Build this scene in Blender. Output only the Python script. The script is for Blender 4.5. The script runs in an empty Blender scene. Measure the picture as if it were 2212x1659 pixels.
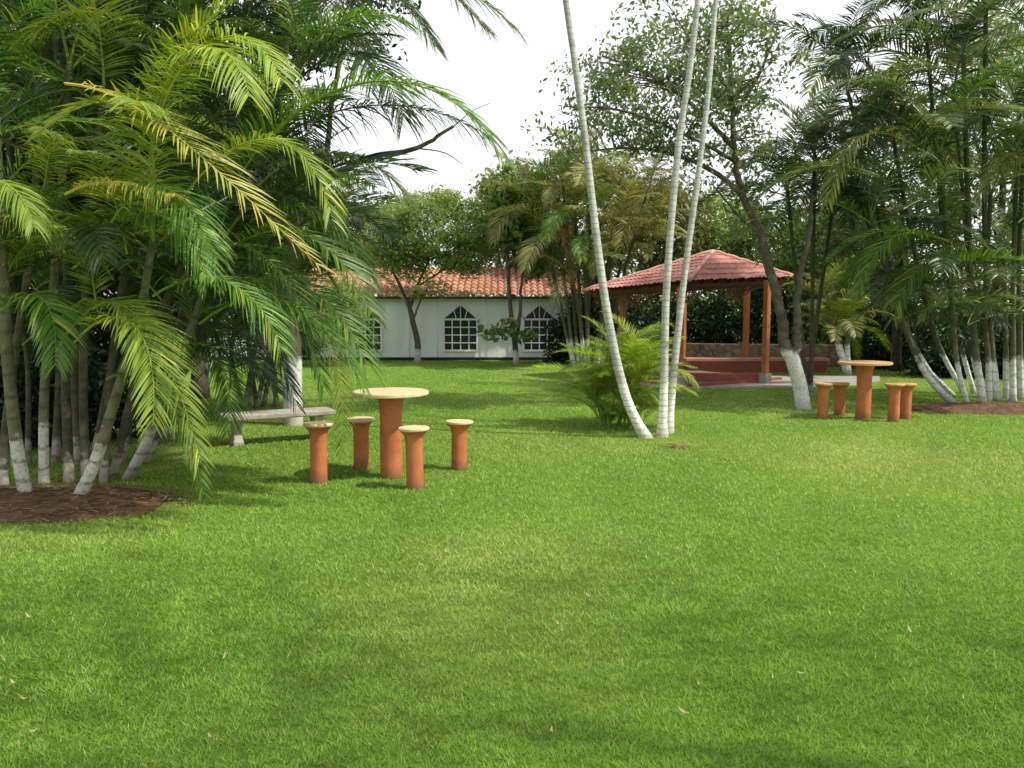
import bpy, math, random
import numpy as np
from mathutils import Vector
R=math.radians
C=bpy.context.scene.collection
F=1840.0; HC=1.55; TH=math.atan(170.5/1840)
def ray(px,py):
    xc=(px-1106)/F; yc=-(py-829.5)/F
    return Vector((xc, math.cos(TH)+yc*math.sin(TH), -math.sin(TH)+yc*math.cos(TH)))
def P(px,py,Y):
    d=ray(px,py); return Vector((0,0,HC))+d*(Y/d.y)
def G(px,py,z=0.0):
    d=ray(px,py); t=(z-HC)/d.z; p=Vector((0,0,HC))+d*t; p.z=z; return p

# ---------------------------------------------------------------- materials
def newmat(name):
    m=bpy.data.materials.new(name); m.use_nodes=True; nt=m.node_tree; nt.nodes.clear(); return m,nt
def N(nt,t,**k):
    n=nt.nodes.new(t)
    for a,b in k.items(): setattr(n,a,b)
    return n
def L(nt,a,b): nt.links.new(a,b)
def rgb(c): return (c[0],c[1],c[2],1)
def mix(nt,fac,a,b,bt='MIX'):
    n=N(nt,'ShaderNodeMixRGB',blend_type=bt)
    for i,v in ((0,fac),(1,a),(2,b)):
        if hasattr(v,'links'): L(nt,v,n.inputs[i])
        elif isinstance(v,(int,float)): n.inputs[i].default_value=v if i==0 else (v,v,v,1)
        else: n.inputs[i].default_value=rgb(v)
    return n.outputs[0]
def noise(nt,scale,detail=4,rough=.6,vec=None):
    n=N(nt,'ShaderNodeTexNoise'); n.inputs['Scale'].default_value=scale; n.inputs['Detail'].default_value=detail; n.inputs['Roughness'].default_value=rough
    if vec is not None: L(nt,vec,n.inputs['Vector'])
    return n.outputs['Fac']
def ramp(nt,fac,stops):
    n=N(nt,'ShaderNodeValToRGB'); e=n.color_ramp.elements
    e[0].position,e[0].color=stops[0][0],rgb(stops[0][1]); e[1].position,e[1].color=stops[-1][0],rgb(stops[-1][1])
    for p,c in stops[1:-1]:
        x=e.new(p); x.color=rgb(c)
    L(nt,fac,n.inputs[0]); return n.outputs[0]
def pos(nt): return N(nt,'ShaderNodeNewGeometry').outputs['Position']
def math_(nt,op,a,b=None,clamp=False):
    n=N(nt,'ShaderNodeMath',operation=op); n.use_clamp=clamp
    for i,v in ((0,a),(1,b)):
        if v is None: continue
        if hasattr(v,'links'): L(nt,v,n.inputs[i])
        else: n.inputs[i].default_value=v
    return n.outputs[0]
def principled(nt,col,rough=.7,spec=.3,bump=None,bstr=.3,bdist=.01):
    p=N(nt,'ShaderNodeBsdfPrincipled')
    if hasattr(col,'links'): L(nt,col,p.inputs['Base Color'])
    else: p.inputs['Base Color'].default_value=rgb(col)
    p.inputs['Roughness'].default_value=rough; p.inputs['Specular IOR Level'].default_value=spec
    if bump is not None:
        b=N(nt,'ShaderNodeBump'); b.inputs['Strength'].default_value=bstr; b.inputs['Distance'].default_value=bdist
        L(nt,bump,b.inputs['Height']); L(nt,b.outputs[0],p.inputs['Normal'])
    return p
def out(nt,s):
    o=N(nt,'ShaderNodeOutputMaterial'); L(nt,s,o.inputs['Surface'])
def noisy(name,c1,c2,scale=6,rough=.75,spec=.3,bump=.3,bscale=60,bdist=.004,c3=None,lo=.35,hi=.65):
    m,nt=newmat(name); p_=pos(nt)
    col=mix(nt,ramp(nt,noise(nt,scale,6,.65,p_),[(lo,(0,0,0)),(hi,(1,1,1))]),c1,c2)
    if c3 is not None:
        col=mix(nt,ramp(nt,noise(nt,scale*3.3,5,.7,p_),[(.55,(0,0,0)),(.72,(1,1,1))]),col,c3)
    p=principled(nt,col,rough,spec,noise(nt,bscale,5,.6,p_),bump,bdist); out(nt,p.outputs[0]); return m
def pillarmat(name):
    m,nt=newmat(name); p_=pos(nt); sx=N(nt,'ShaderNodeSeparateXYZ'); L(nt,p_,sx.inputs[0])
    mp=N(nt,'ShaderNodeMapping'); mp.inputs['Scale'].default_value=(1,1,.18); L(nt,p_,mp.inputs['Vector'])
    col=mix(nt,ramp(nt,noise(nt,7,6,.65,p_),[(.35,(0,0,0)),(.65,(1,1,1))]),(.41,.125,.045),(.54,.185,.07))
    col=mix(nt,ramp(nt,noise(nt,22,5,.7,mp.outputs[0]),[(.52,(0,0,0)),(.75,(.7,.7,.7))]),col,(.33,.12,.06))
    d=N(nt,'ShaderNodeMapRange'); L(nt,math_(nt,'ADD',sx.outputs[2],math_(nt,'MULTIPLY',noise(nt,18,4,.6,p_),-.12)),d.inputs[0]); d.inputs[1].default_value=.06; d.inputs[2].default_value=-.04; d.inputs[4].default_value=.75
    col=mix(nt,d.outputs[0],col,(.15,.10,.05))
    out(nt,principled(nt,col,.7,.3,noise(nt,90,5,.6,p_),.5,.003).outputs[0]); return m
def leafmat(name,dark,light,dry,rough=.45,spec=.4,trans=.3,rnd=.5):
    m,nt=newmat(name)
    a=N(nt,'ShaderNodeAttribute',attribute_name='tint'); s=N(nt,'ShaderNodeSeparateColor'); L(nt,a.outputs['Color'],s.inputs[0])
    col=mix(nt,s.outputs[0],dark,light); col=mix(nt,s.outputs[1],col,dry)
    oi=N(nt,'ShaderNodeObjectInfo')
    mr=N(nt,'ShaderNodeMapRange'); L(nt,oi.outputs['Random'],mr.inputs[0]); mr.inputs[3].default_value=1-rnd*.5; mr.inputs[4].default_value=1+rnd*.4
    hsv=N(nt,'ShaderNodeHueSaturation'); L(nt,col,hsv.inputs['Color']); L(nt,mr.outputs[0],hsv.inputs['Value']); col=hsv.outputs[0]
    p=principled(nt,col,rough,spec); t=N(nt,'ShaderNodeBsdfTranslucent')
    tc=mix(nt,1.0,col,(1.7,1.6,.7),'MULTIPLY'); L(nt,tc,t.inputs[0])
    ms=N(nt,'ShaderNodeMixShader'); ms.inputs[0].default_value=trans; L(nt,p.outputs[0],ms.inputs[1]); L(nt,t.outputs[0],ms.inputs[2]); out(nt,ms.outputs[0]); return m
def stemmat(name,paint,c1,c2,ring,freq=55,top=None,white=(.62,.6,.54),wob=.25,rstr=.6):
    m,nt=newmat(name); p_=pos(nt); sx=N(nt,'ShaderNodeSeparateXYZ'); L(nt,p_,sx.inputs[0]); z=sx.outputs[2]
    n1=noise(nt,7,5,.7,p_); n2=noise(nt,34,5,.7,p_)
    col=mix(nt,ramp(nt,n1,[(.35,(0,0,0)),(.65,(1,1,1))]),c1,c2)
    if top is not None:
        f=N(nt,'ShaderNodeMapRange'); L(nt,z,f.inputs[0]); f.inputs[1].default_value=1.0; f.inputs[2].default_value=3.0; col=mix(nt,f.outputs[0],col,top)
    zz=math_(nt,'SUBTRACT',math_(nt,'ADD',z,math_(nt,'MULTIPLY',n1,wob)),math_(nt,'MULTIPLY',n2,.12))
    pf=N(nt,'ShaderNodeMapRange'); L(nt,zz,pf.inputs[0]); pf.inputs[1].default_value=paint+.02+wob*.4; pf.inputs[2].default_value=paint-.05+wob*.4
    wcol=mix(nt,ramp(nt,n2,[(.5,(0,0,0)),(.75,(.85,.85,.85))]),white,c1)
    dirt=N(nt,'ShaderNodeMapRange'); L(nt,z,dirt.inputs[0]); dirt.inputs[1].default_value=.2; dirt.inputs[2].default_value=-.02; dirt.inputs[4].default_value=.7
    wcol=mix(nt,dirt.outputs[0],wcol,(.2,.13,.08))
    col=mix(nt,pf.outputs[0],col,wcol)
    oi=N(nt,'ShaderNodeObjectInfo')
    rg=math_(nt,'SINE',math_(nt,'ADD',math_(nt,'ADD',math_(nt,'MULTIPLY',z,freq),math_(nt,'MULTIPLY',n1,6.0)),math_(nt,'MULTIPLY',oi.outputs['Random'],6.0)))
    rf=ramp(nt,rg,[(.72,(0,0,0)),(.99,(1,1,1))]); rr=math_(nt,'MULTIPLY',rf,math_(nt,'MULTIPLY',n2,rstr*1.8))
    if ring is not None: col=mix(nt,rr,col,ring)
    p=principled(nt,col,.75,.25,n2,.6,.006); out(nt,p.outputs[0]); return m

M={}
M['frond_green']=leafmat('frond_green',(.032,.09,.014),(.14,.29,.035),(.42,.38,.06))
M['frond_lime']=leafmat('frond_lime',(.12,.20,.024),(.32,.43,.065),(.58,.50,.09),trans=.35)
M['frond_bright']=leafmat('frond_bright',(.17,.29,.03),(.40,.54,.07),(.65,.55,.1),trans=.4)
M['frond_yellow']=leafmat('frond_yellow',(.34,.35,.06),(.64,.62,.17),(.62,.48,.12),trans=.35)
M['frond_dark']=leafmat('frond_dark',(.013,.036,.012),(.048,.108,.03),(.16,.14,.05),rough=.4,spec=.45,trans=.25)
M['frond_grey']=leafmat('frond_grey',(.06,.095,.042),(.19,.26,.11),(.36,.31,.16),rough=.38,spec=.5,trans=.3)
M['frond_olive']=leafmat('frond_olive',(.10,.13,.035),(.31,.33,.10),(.5,.38,.15),trans=.3)
M['frond_dry']=leafmat('frond_dry',(.15,.09,.04),(.32,.21,.1),(.3,.2,.1),trans=.2,spec=.2)
M['leaf_mid']=leafmat('leaf_mid',(.05,.09,.028),(.17,.26,.07),(.3,.3,.08))
M['leaf_light']=leafmat('leaf_light',(.12,.19,.055),(.37,.49,.16),(.45,.42,.14),trans=.35)
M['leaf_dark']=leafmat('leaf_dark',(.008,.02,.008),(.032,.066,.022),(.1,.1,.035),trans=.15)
M['leaf_grey']=leafmat('leaf_grey',(.065,.105,.045),(.21,.29,.13),(.28,.28,.11),rough=.35,spec=.55,trans=.35)
M['leaf_olive']=leafmat('leaf_olive',(.08,.11,.035),(.26,.28,.09),(.4,.33,.12))
M['grass']=leafmat('grass_blades',(.10,.225,.026),(.30,.49,.075),(.56,.52,.26),rough=.6,spec=.2,trans=.3,rnd=0)
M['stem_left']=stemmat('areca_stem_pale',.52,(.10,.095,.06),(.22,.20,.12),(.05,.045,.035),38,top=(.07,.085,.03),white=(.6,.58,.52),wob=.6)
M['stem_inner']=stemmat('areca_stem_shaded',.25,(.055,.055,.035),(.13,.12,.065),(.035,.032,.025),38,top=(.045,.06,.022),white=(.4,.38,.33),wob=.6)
M['stem_center']=stemmat('palm_trunk_pale',.62,(.36,.36,.34),(.60,.60,.56),(.19,.19,.18),92,white=(.88,.86,.80),rstr=.7)
M['stem_right']=stemmat('areca_stem_grey',.68,(.08,.08,.05),(.16,.15,.09),(.05,.05,.035),38,top=(.06,.075,.03),white=(.74,.74,.72),wob=.45,rstr=.4)
M['stem_green']=stemmat('areca_stem_green',-1,(.16,.22,.05),(.32,.34,.09),(.1,.12,.04),60)
M['bark_paint']=stemmat('bark_whitewashed',.85,(.055,.045,.04),(.15,.125,.1),None,20,white=(.72,.72,.7),wob=.3)
M['bark_thin']=stemmat('bark_small_tree',.33,(.06,.05,.04),(.15,.12,.09),None,20,white=(.72,.72,.7),wob=.2)
M['bark']=noisy('bark_plain',(.05,.04,.03),(.12,.1,.08),8,.85,.2,.7,30,.01)
M['orange']=pillarmat('terracotta_painted_concrete')
M['top']=noisy('worn_cream_top',(.58,.46,.26),(.72,.60,.37),11,.75,.3,.4,80,.003,c3=(.46,.31,.16))
M['top_tan']=noisy('worn_tan_top',(.46,.27,.12),(.58,.37,.18),11,.75,.3,.4,80,.003,c3=(.36,.17,.08))
M['stone']=noisy('bench_concrete',(.3,.27,.23),(.46,.42,.36),8,.85,.2,.5,70,.004,c3=(.16,.15,.12))
M['soil']=noisy('brown_soil',(.08,.048,.03),(.19,.115,.07),7,.95,.1,1,40,.02,c3=(.24,.16,.09))
M['path']=noisy('grey_concrete_path',(.28,.27,.25),(.38,.36,.33),3,.9,.2,.3,50,.004)
M['floor']=noisy('gazebo_floor',(.17,.12,.10),(.24,.19,.16),3,.9,.2,.3,50,.004)
M['wall']=noisy('white_canvas_wall',(.88,.93,.97),(.93,.96,.98),1.3,.6,.3,.35,2.2,.05)
M['white']=noisy('white_trim',(.9,.92,.93),(.95,.95,.95),5,.6)
M['black']=noisy('black_base_strip',(.015,.015,.015),(.03,.03,.03),5,.6)
M['pane']=noisy('dark_pane',(.012,.016,.02),(.03,.035,.04),2,.3,.3,.02,5)
def tilemat(name,c1,c2,c3,c4):
    m,nt=newmat(name); p_=pos(nt)
    vo=N(nt,'ShaderNodeTexVoronoi'); vo.inputs['Scale'].default_value=4.2; L(nt,p_,vo.inputs['Vector']); s=N(nt,'ShaderNodeSeparateColor'); L(nt,vo.outputs['Color'],s.inputs[0])
    col=mix(nt,s.outputs[0],c1,c2); col=mix(nt,ramp(nt,noise(nt,2.6,6,.7,p_),[(.48,(0,0,0)),(.72,(.9,.9,.9))]),col,c3)
    col=mix(nt,ramp(nt,noise(nt,13,5,.7,p_),[(.56,(0,0,0)),(.75,(.8,.8,.8))]),col,c4)
    out(nt,principled(nt,col,.7,.35,noise(nt,50,5,.6,p_),.4,.004).outputs[0]); return m
M['tile']=tilemat('weathered_clay_tile',(.38,.16,.10),(.52,.26,.16),(.55,.38,.28),(.17,.10,.07))
M['redtile']=tilemat('weathered_red_tile',(.42,.15,.12),(.53,.23,.19),(.60,.38,.32),(.26,.10,.08))
M['post']=noisy('orange_wood_post',(.36,.12,.04),(.48,.18,.065),6,.6,.3,.3,50,.003)
M['beam']=noisy('brown_wood_beam',(.08,.035,.018),(.14,.058,.028),6,.65,.3,.3,50,.003)
M['redwall']=noisy('red_painted_masonry',(.25,.065,.05),(.33,.10,.075),5,.7,.3,.3,60,.003)
M['dryleaf']=noisy('dry_leaf',(.36,.27,.15),(.58,.48,.3),30,.7,.2,.2,80,.002)
M['litter']=noisy('dry_frond_litter',(.2,.12,.065),(.38,.25,.14),30,.8,.2,.2,80,.002)
m,nt=newmat('rubble_stone_wall'); p_=pos(nt)
vo=N(nt,'ShaderNodeTexVoronoi'); vo.inputs['Scale'].default_value=5.5; L(nt,p_,vo.inputs['Vector'])
ve=N(nt,'ShaderNodeTexVoronoi',feature='DISTANCE_TO_EDGE'); ve.inputs['Scale'].default_value=5.5; L(nt,p_,ve.inputs['Vector'])
s_=N(nt,'ShaderNodeSeparateColor'); L(nt,vo.outputs['Color'],s_.inputs[0])
c_=ramp(nt,s_.outputs[0],[(0,(.18,.11,.08)),(.5,(.28,.18,.13)),(1,(.34,.24,.18))]); c_=mix(nt,ramp(nt,ve.outputs['Distance'],[(.02,(1,1,1)),(.07,(0,0,0))]),c_,(.12,.1,.08))
out(nt,principled(nt,c_,.85,.2,ve.outputs['Distance'],.6,.03).outputs[0]); M['rubble']=m
m,nt=newmat('lawn_ground'); p_=pos(nt)
c1=mix(nt,ramp(nt,noise(nt,90,4,.7,p_),[(.35,(0,0,0)),(.68,(1,1,1))]),(.06,.15,.018),(.20,.36,.048))
c2=mix(nt,ramp(nt,noise(nt,.45,5,.6,p_),[(.42,(0,0,0)),(.75,(1,1,1))]),c1,(.25,.37,.06))
c3=mix(nt,ramp(nt,noise(nt,2.3,6,.65,p_),[(.6,(0,0,0)),(.8,(.5,.5,.5))]),c2,(.28,.30,.09))
out(nt,principled(nt,c3,.85,.15,noise(nt,140,5,.7,p_),.9,.02).outputs[0]); M['lawn']=m

# ---------------------------------------------------------------- helpers
def build_np(name,V,Q,tint=None,mat=None,parent=None,loc=(0,0,0),smooth=False):
    me=bpy.data.meshes.new(name); V=np.asarray(V,dtype=np.float32); Q=np.asarray(Q,dtype=np.int32); k=Q.shape[1]
    me.vertices.add(len(V)); me.vertices.foreach_set('co',V.ravel())
    me.loops.add(Q.size); me.loops.foreach_set('vertex_index',Q.ravel())
    me.polygons.add(len(Q)); me.polygons.foreach_set('loop_start',np.arange(0,Q.size,k,dtype=np.int32))
    me.update(calc_edges=True)
    if tint is not None:
        a=me.color_attributes.new('tint','FLOAT_COLOR','POINT'); a.data.foreach_set('color',np.asarray(tint,dtype=np.float32).ravel())
    me.materials.append(mat)
    me.polygons.foreach_set('use_smooth',np.full(len(Q),smooth))
    if name.startswith('_'): return me
    return link(name,me,parent,loc)
def link(name,me,parent=None,loc=(0,0,0)):
    o=bpy.data.objects.new(name,me); C.objects.link(o); o.location=loc
    if parent: o.parent=parent
    return o
class MB:
    def __init__(s): s.v=[]; s.f=[]
    def add(s,vs,fs):
        n=len(s.v); s.v+= [tuple(v) for v in vs]; s.f+=[tuple(i+n for i in f) for f in fs]
    def box(s,c,d,rz=0):
        c=Vector(c); x,y,z=[a/2 for a in d]; ca,sa=math.cos(rz),math.sin(rz)
        vs=[]
        for k in (-z,z):
            for a,b in ((-x,-y),(x,-y),(x,y),(-x,y)): vs.append((c.x+a*ca-b*sa,c.y+a*sa+b*ca,c.z+k))
        s.add(vs,[(3,2,1,0),(4,5,6,7),(0,1,5,4),(1,2,6,5),(2,3,7,6),(3,0,4,7)])
    def tube(s,pts,rads,n=8,cap=True):
        pts=[Vector(p) for p in pts]; vs=[]; m=len(pts); up=None
        for i,p in enumerate(pts):
            t=(pts[min(i+1,m-1)]-pts[max(i-1,0)]).normalized()
            if up is None:
                up=Vector((1,0,0)) if abs(t.x)<.9 else Vector((0,1,0))
            a=(up-t*up.dot(t)).normalized(); b=t.cross(a); up=a
            for k in range(n):
                an=2*math.pi*k/n; vs.append(p+(a*math.cos(an)+b*math.sin(an))*rads[i])
        fs=[]
        for i in range(m-1):
            for k in range(n):
                k2=(k+1)%n; fs.append((i*n+k,i*n+k2,(i+1)*n+k2,(i+1)*n+k))
        if cap: fs.append(tuple(range(n-1,-1,-1))); fs.append(tuple((m-1)*n+k for k in range(n)))
        s.add(vs,fs)
    def lathe(s,prof,n=32,wob=0,seed=0,c=(0,0,0)):
        rn=random.Random(seed); ph=[rn.uniform(0,6.28) for _ in range(4)]; vs=[]
        for r,z in prof:
            for k in range(n):
                a=2*math.pi*k/n; w=1+wob*(math.sin(2*a+ph[0])+.6*math.sin(5*a+ph[1])+.5*math.sin(9*a+ph[2])); vs.append((c[0]+r*w*math.cos(a),c[1]+r*w*math.sin(a),c[2]+z))
        fs=[]
        for i in range(len(prof)-1):
            for k in range(n):
                k2=(k+1)%n; fs.append((i*n+k,i*n+k2,(i+1)*n+k2,(i+1)*n+k))
        fs.append(tuple(range(n-1,-1,-1))); fs.append(tuple((len(prof)-1)*n+k for k in range(n)))
        s.add(vs,fs)
    def build(s,name,mat,parent=None,smooth=False,local=False,bevel=0):
        off=Vector((0,0,0))
        if parent is not None and not local:
            q=parent
            while q: off+=q.location; q=q.parent
        me=bpy.data.meshes.new(name); me.from_pydata([(v[0]-off.x,v[1]-off.y,v[2]-off.z) for v in s.v],[],s.f); me.materials.append(mat)
        if smooth: me.polygons.foreach_set('use_smooth',[True]*len(me.polygons))
        me.update(); o=link(name,me,parent)
        if bevel:
            b=o.modifiers.new('b','BEVEL'); b.width=bevel; b.segments=2; b.limit_method='ANGLE'
        return o
def spline(pts,n=8):
    pts=[Vector(p) for p in pts]; pts=[pts[0]*2-pts[1]]+pts+[pts[-1]*2-pts[-2]]; o=[]
    for i in range(1,len(pts)-2):
        a,b,c,d=pts[i-1:i+3]
        for k in range(n):
            t=k/n; o.append(.5*((2*b)+(c-a)*t+(2*a-5*b+4*c-d)*t*t+(3*b-a-3*c+d)*t**3))
    o.append(pts[-2]); return o
def tag(o,label,cat=None,group=None,kind=None):
    if label: o['label']=label
    if cat: o['category']=cat
    if group: o['group']=group
    if kind: o['kind']=kind
    return o
def empty(name,loc,label,cat,group=None):
    o=bpy.data.objects.new(name,None); C.objects.link(o); o.location=loc; return tag(o,label,cat,group)

# ---- palm fronds
def frond_np(B,Lmax,w,n,droop,seed,vup=.35,dryp=.05,rr=.012):
    rn=np.random.RandomState(seed); B=[np.array(b,float) for b in B]
    def bz(t):
        t=np.asarray(t)[:,None]; return (1-t)**3*B[0]+3*(1-t)**2*t*B[1]+3*(1-t)*t*t*B[2]+t**3*B[3]
    def dz(t):
        t=np.asarray(t)[:,None]; d=3*(1-t)**2*(B[1]-B[0])+6*(1-t)*t*(B[2]-B[1])+3*t*t*(B[3]-B[2]); return d/np.linalg.norm(d,axis=1)[:,None]
    V=[];Q=[];T=[]
    ts=np.linspace(0,1,14); pc=bz(ts); tc=dz(ts)
    ref=np.array([0,0,1.])
    def frame(t):
        s=np.cross(t,ref); nn=np.linalg.norm(s,axis=1)[:,None]; s=np.where(nn>.05,s/np.maximum(nn,1e-6),np.array([[1.,0,0]])); return s,np.cross(s,t)
    s,u=frame(tc); rad=rr*(1-.85*ts)
    for i in range(14):
        for a,b in ((1,0),(0,1),(-1,0),(0,-1)): V.append(pc[i]+(s[i]*a+u[i]*b)*rad[i]); T.append((.9,.4,0,1))
    for i in range(13):
        for k in range(4): Q.append((i*4+k,i*4+(k+1)%4,i*4+4+(k+1)%4,i*4+4+k))
    V=np.array(V);T=np.array(T);Q=np.array(Q)
    tl=np.linspace(.12,.985,n); tl=np.concatenate([tl,tl]); side=np.concatenate([np.ones(n),-np.ones(n)])
    tl=np.clip(tl+rn.normal(0,.003,2*n),.1,.995)
    keep=rn.rand(2*n)>.04; tl=tl[keep]; side=side[keep]; m=len(tl)
    p0=bz(tl); t=dz(tl); s,u=frame(t)
    prof=np.where(tl<.35,.62+.38*(tl-.12)/.23,1-.68*((tl-.35)/.65)**1.5)
    Ln=Lmax*prof*rn.uniform(.9,1.08,m)
    fw=.45+.75*tl+rn.normal(0,.06,m)
    d=s*side[:,None]+t*fw[:,None]+u*(vup+rn.normal(0,.09,m))[:,None]; d/=np.linalg.norm(d,axis=1)[:,None]
    wv=t-d*np.sum(t*d,axis=1)[:,None]; wv/=np.linalg.norm(wv,axis=1)[:,None]
    nn=np.cross(d,wv); tw=rn.normal(0,.35,m)[:,None]; wv=wv*np.cos(tw)+nn*np.sin(tw)
    us=[0,.3,.68,1.0]; ws=[.35,1.0,.72,.05]; dr=droop*rn.uniform(.6,1.4,m)
    LV=np.zeros((m,8,3))
    for k,(uu,ww) in enumerate(zip(us,ws)):
        c=p0+d*(Ln*uu)[:,None]+np.array([0,0,-1.])*(dr*Ln*uu*uu)[:,None]
        LV[:,2*k]=c-wv*w*ww*.5; LV[:,2*k+1]=c+wv*w*ww*.5
    tr=np.clip(rn.normal(.5,.25,m),0,1); dry=(rn.rand(m)<dryp)*rn.uniform(.4,1,m)+np.clip((tl-.85)*dryp*4,0,1)
    LT=np.zeros((m,8,4)); LT[:,:,0]=tr[:,None]; LT[:,:,1]=dry[:,None]; LT[:,:,3]=1; LT[:,6:,1]=np.clip(LT[:,6:,1]+.35*(dryp>.1),0,1)
    b=len(V); idx=b+np.arange(m)[:,None,None]*8+np.array([[0,1,3,2],[2,3,5,4],[4,5,7,6]])[None]
    V=np.concatenate([V,LV.reshape(-1,3)]); T=np.concatenate([T,LT.reshape(-1,4)]); Q=np.concatenate([Q,idx.reshape(-1,4)])
    return V,Q,T
def frond_custom(parent,base,c1,c2,tip,mat,Lmax=.45,w=.03,n=68,droop=.35,seed=0,vup=.3,dryp=.05,rr=.010,label=None):
    base=Vector(base); B=[(0,0,0)]+[tuple(Vector(q)-base) for q in (c1,c2,tip)]
    V,Q,T=frond_np(B,Lmax,w*.58,n,droop*.85,seed,vup,dryp,rr)
    off=parent.location if parent else Vector((0,0,0))
    o=build_np('frond',V,Q,T,M[mat],parent,base-off)
    if label: o['label']=label
    return o
LIB={}
ELS=[82,68,54,40,24,6]
def lib(mat,ei,sd,hi):
    k=(mat,ei,sd,hi)
    if k not in LIB:
        e=ELS[ei]; a=[R(e),R(e-24-sd*6),R(e-62-sd*12)]
        p=[np.zeros(3)]
        for an,l in zip(a,(.36,.34,.36)): p.append(p[-1]+l*np.array([math.cos(an),0,math.sin(an)]))
        V,Q,T=frond_np(p,.28,.0092 if hi else .014,66 if hi else 46,.22+.16*sd,ei*7+sd*3+len(mat),.4,.06,.007)
        LIB[k]=build_np('_f',V,Q,T,M[mat])
    return LIB[k]
GA=2.39996
def crown(parent,top,n,length,mats,rn,emin=0,emax=5,hi=False,az0=None,spread=None):
    for k in range(n):
        ei=emin+int((emax-emin+.999)*k/max(n,1)); ei=min(ei,5)
        me=lib(rn.choice(mats),ei,rn.randint(0,2),hi)
        o=link('frond',me,parent,Vector(top)-parent.location+Vector((0,0,-.02*k)))
        az=(k*GA+rn.uniform(-.3,.3)) if az0 is None else az0+rn.uniform(-spread,spread)
        sc=length*rn.uniform(.8,1.15); o.scale=(sc,sc,sc); o.rotation_euler=(rn.uniform(-.25,.25),rn.uniform(-.12,.12),az)
def stem(parent,pts,r0,r1,mat,n=9):
    s=spline(pts,14); m=len(s); rads=[]
    for i in range(m):
        t=i/(m-1); r=r0+(r1-r0)*t**.7
        if i<3: r*=1+.16*(3-i)/3
        rads.append(r*(1.035 if i%3==0 else 1))
    mb=MB(); mb.tube(s,rads,n); return mb.build('stem',mat,parent,smooth=True)

# ---- broadleaf
def leaves_np(cl,rad,per,size,seed,flat=.7,asp=.45,dryp=.04):
    rn=np.random.RandomState(seed); cl=np.array(cl); n=len(cl)
    per_=rn.poisson(per,n); c=np.repeat(cl,per_,axis=0); lum=np.repeat(rn.uniform(-.25,.25,n),per_); r_=np.repeat(rn.uniform(.6,1.3,n)*rad,per_); m=len(c)
    g=np.clip(rn.normal(0,.5,(m,3)),-.95,.95); g[:,2]*=flat; c=c+g*r_[:,None]; c[:,2]=np.maximum(c[:,2],.04)
    a=rn.normal(0,1,(m,3)); a[:,2]-=.4; a/=np.linalg.norm(a,axis=1)[:,None]
    q=rn.normal(0,1,(m,3)); b=np.cross(a,q); b/=np.linalg.norm(b,axis=1)[:,None]
    s=size*rn.uniform(.6,1.3,m)
    V=np.stack([c-a*s[:,None]*.5,c+b*(s*asp*.5)[:,None],c+a*s[:,None]*.5,c-b*(s*asp*.5)[:,None]],axis=1)
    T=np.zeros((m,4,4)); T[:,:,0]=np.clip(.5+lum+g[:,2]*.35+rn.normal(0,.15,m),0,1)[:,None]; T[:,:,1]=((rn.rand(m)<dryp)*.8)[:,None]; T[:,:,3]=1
    return V.reshape(-1,3),np.arange(4*m).reshape(-1,4),T.reshape(-1,4)
def tree(name,label,cat,base,limbs,ells,ncl,per,size,mat,bark,rad=.35,seed=0,group=None,twig=.018,crown_name='crown',trunk_name='trunk',shell=.45,asp=.45):
    rn=random.Random(seed); root=empty(name,base,label,cat,group)
    vol=[e[1][0]*e[1][1]*e[1][2] for e in ells]; cl=[]
    for _ in range(ncl):
        e=rn.choices(ells,vol)[0]; d=Vector((rn.gauss(0,1),rn.gauss(0,1),rn.gauss(0,1))).normalized()*(rn.uniform(shell,1)**.6)
        cl.append((e[0][0]+d.x*e[1][0],e[0][1]+d.y*e[1][1],max(.12,e[0][2]+d.z*e[1][2])))
    mb=MB(); nodes=[]
    for li,(pts,r0,r1) in enumerate(limbs):
        s=spline(pts,7); m=len(s); jt=0 if li==0 else min(r1*.4,.012); mb.tube([p+Vector((rn.gauss(0,jt),rn.gauss(0,jt),0)) if 0<i<m-1 else p for i,p in enumerate(s)],[(r0+(r1-r0)*(i/(m-1)))*(1.25 if (i==0 and li==0) else 1) for i in range(m)],8)
        nodes+=[(p,r0+(r1-r0)*(i/(m-1))) for i,p in enumerate(s) if i>m*.35 and p.z>.6]
    if not nodes: nodes=[(Vector(limbs[0][0][-1]),limbs[0][2])]
    if twig>0:
        for c in cl:
            c=Vector(c); best=min(nodes,key=lambda q:(q[0]-c).length+ (.6 if q[0].z>c.z else 0)); p=best[0]; d=c-p
            if d.length>2.6: continue
            mid=p+d*.5+Vector((rn.gauss(0,.1),rn.gauss(0,.1),.12*d.length)); r=min(best[1]*.6,twig)
            mb.tube([p,mid,c],[r,r*.6,r*.25],4,False)
            if d.length>.8 and rn.random()<.5: nodes.append((mid,r*.7))
    mb.build(trunk_name,bark,root,smooth=True)
    V,Q,T=leaves_np(cl,rad,per,size,seed,asp=asp); V=V-np.array(base)[None]
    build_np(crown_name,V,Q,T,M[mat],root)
    return root
def pe(px,py,rx,rz,Y,ry=None):
    k=Y/F; return (tuple(P(px,py,Y)),(rx*k,(ry if ry else (rx*k)),rz*k))

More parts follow.
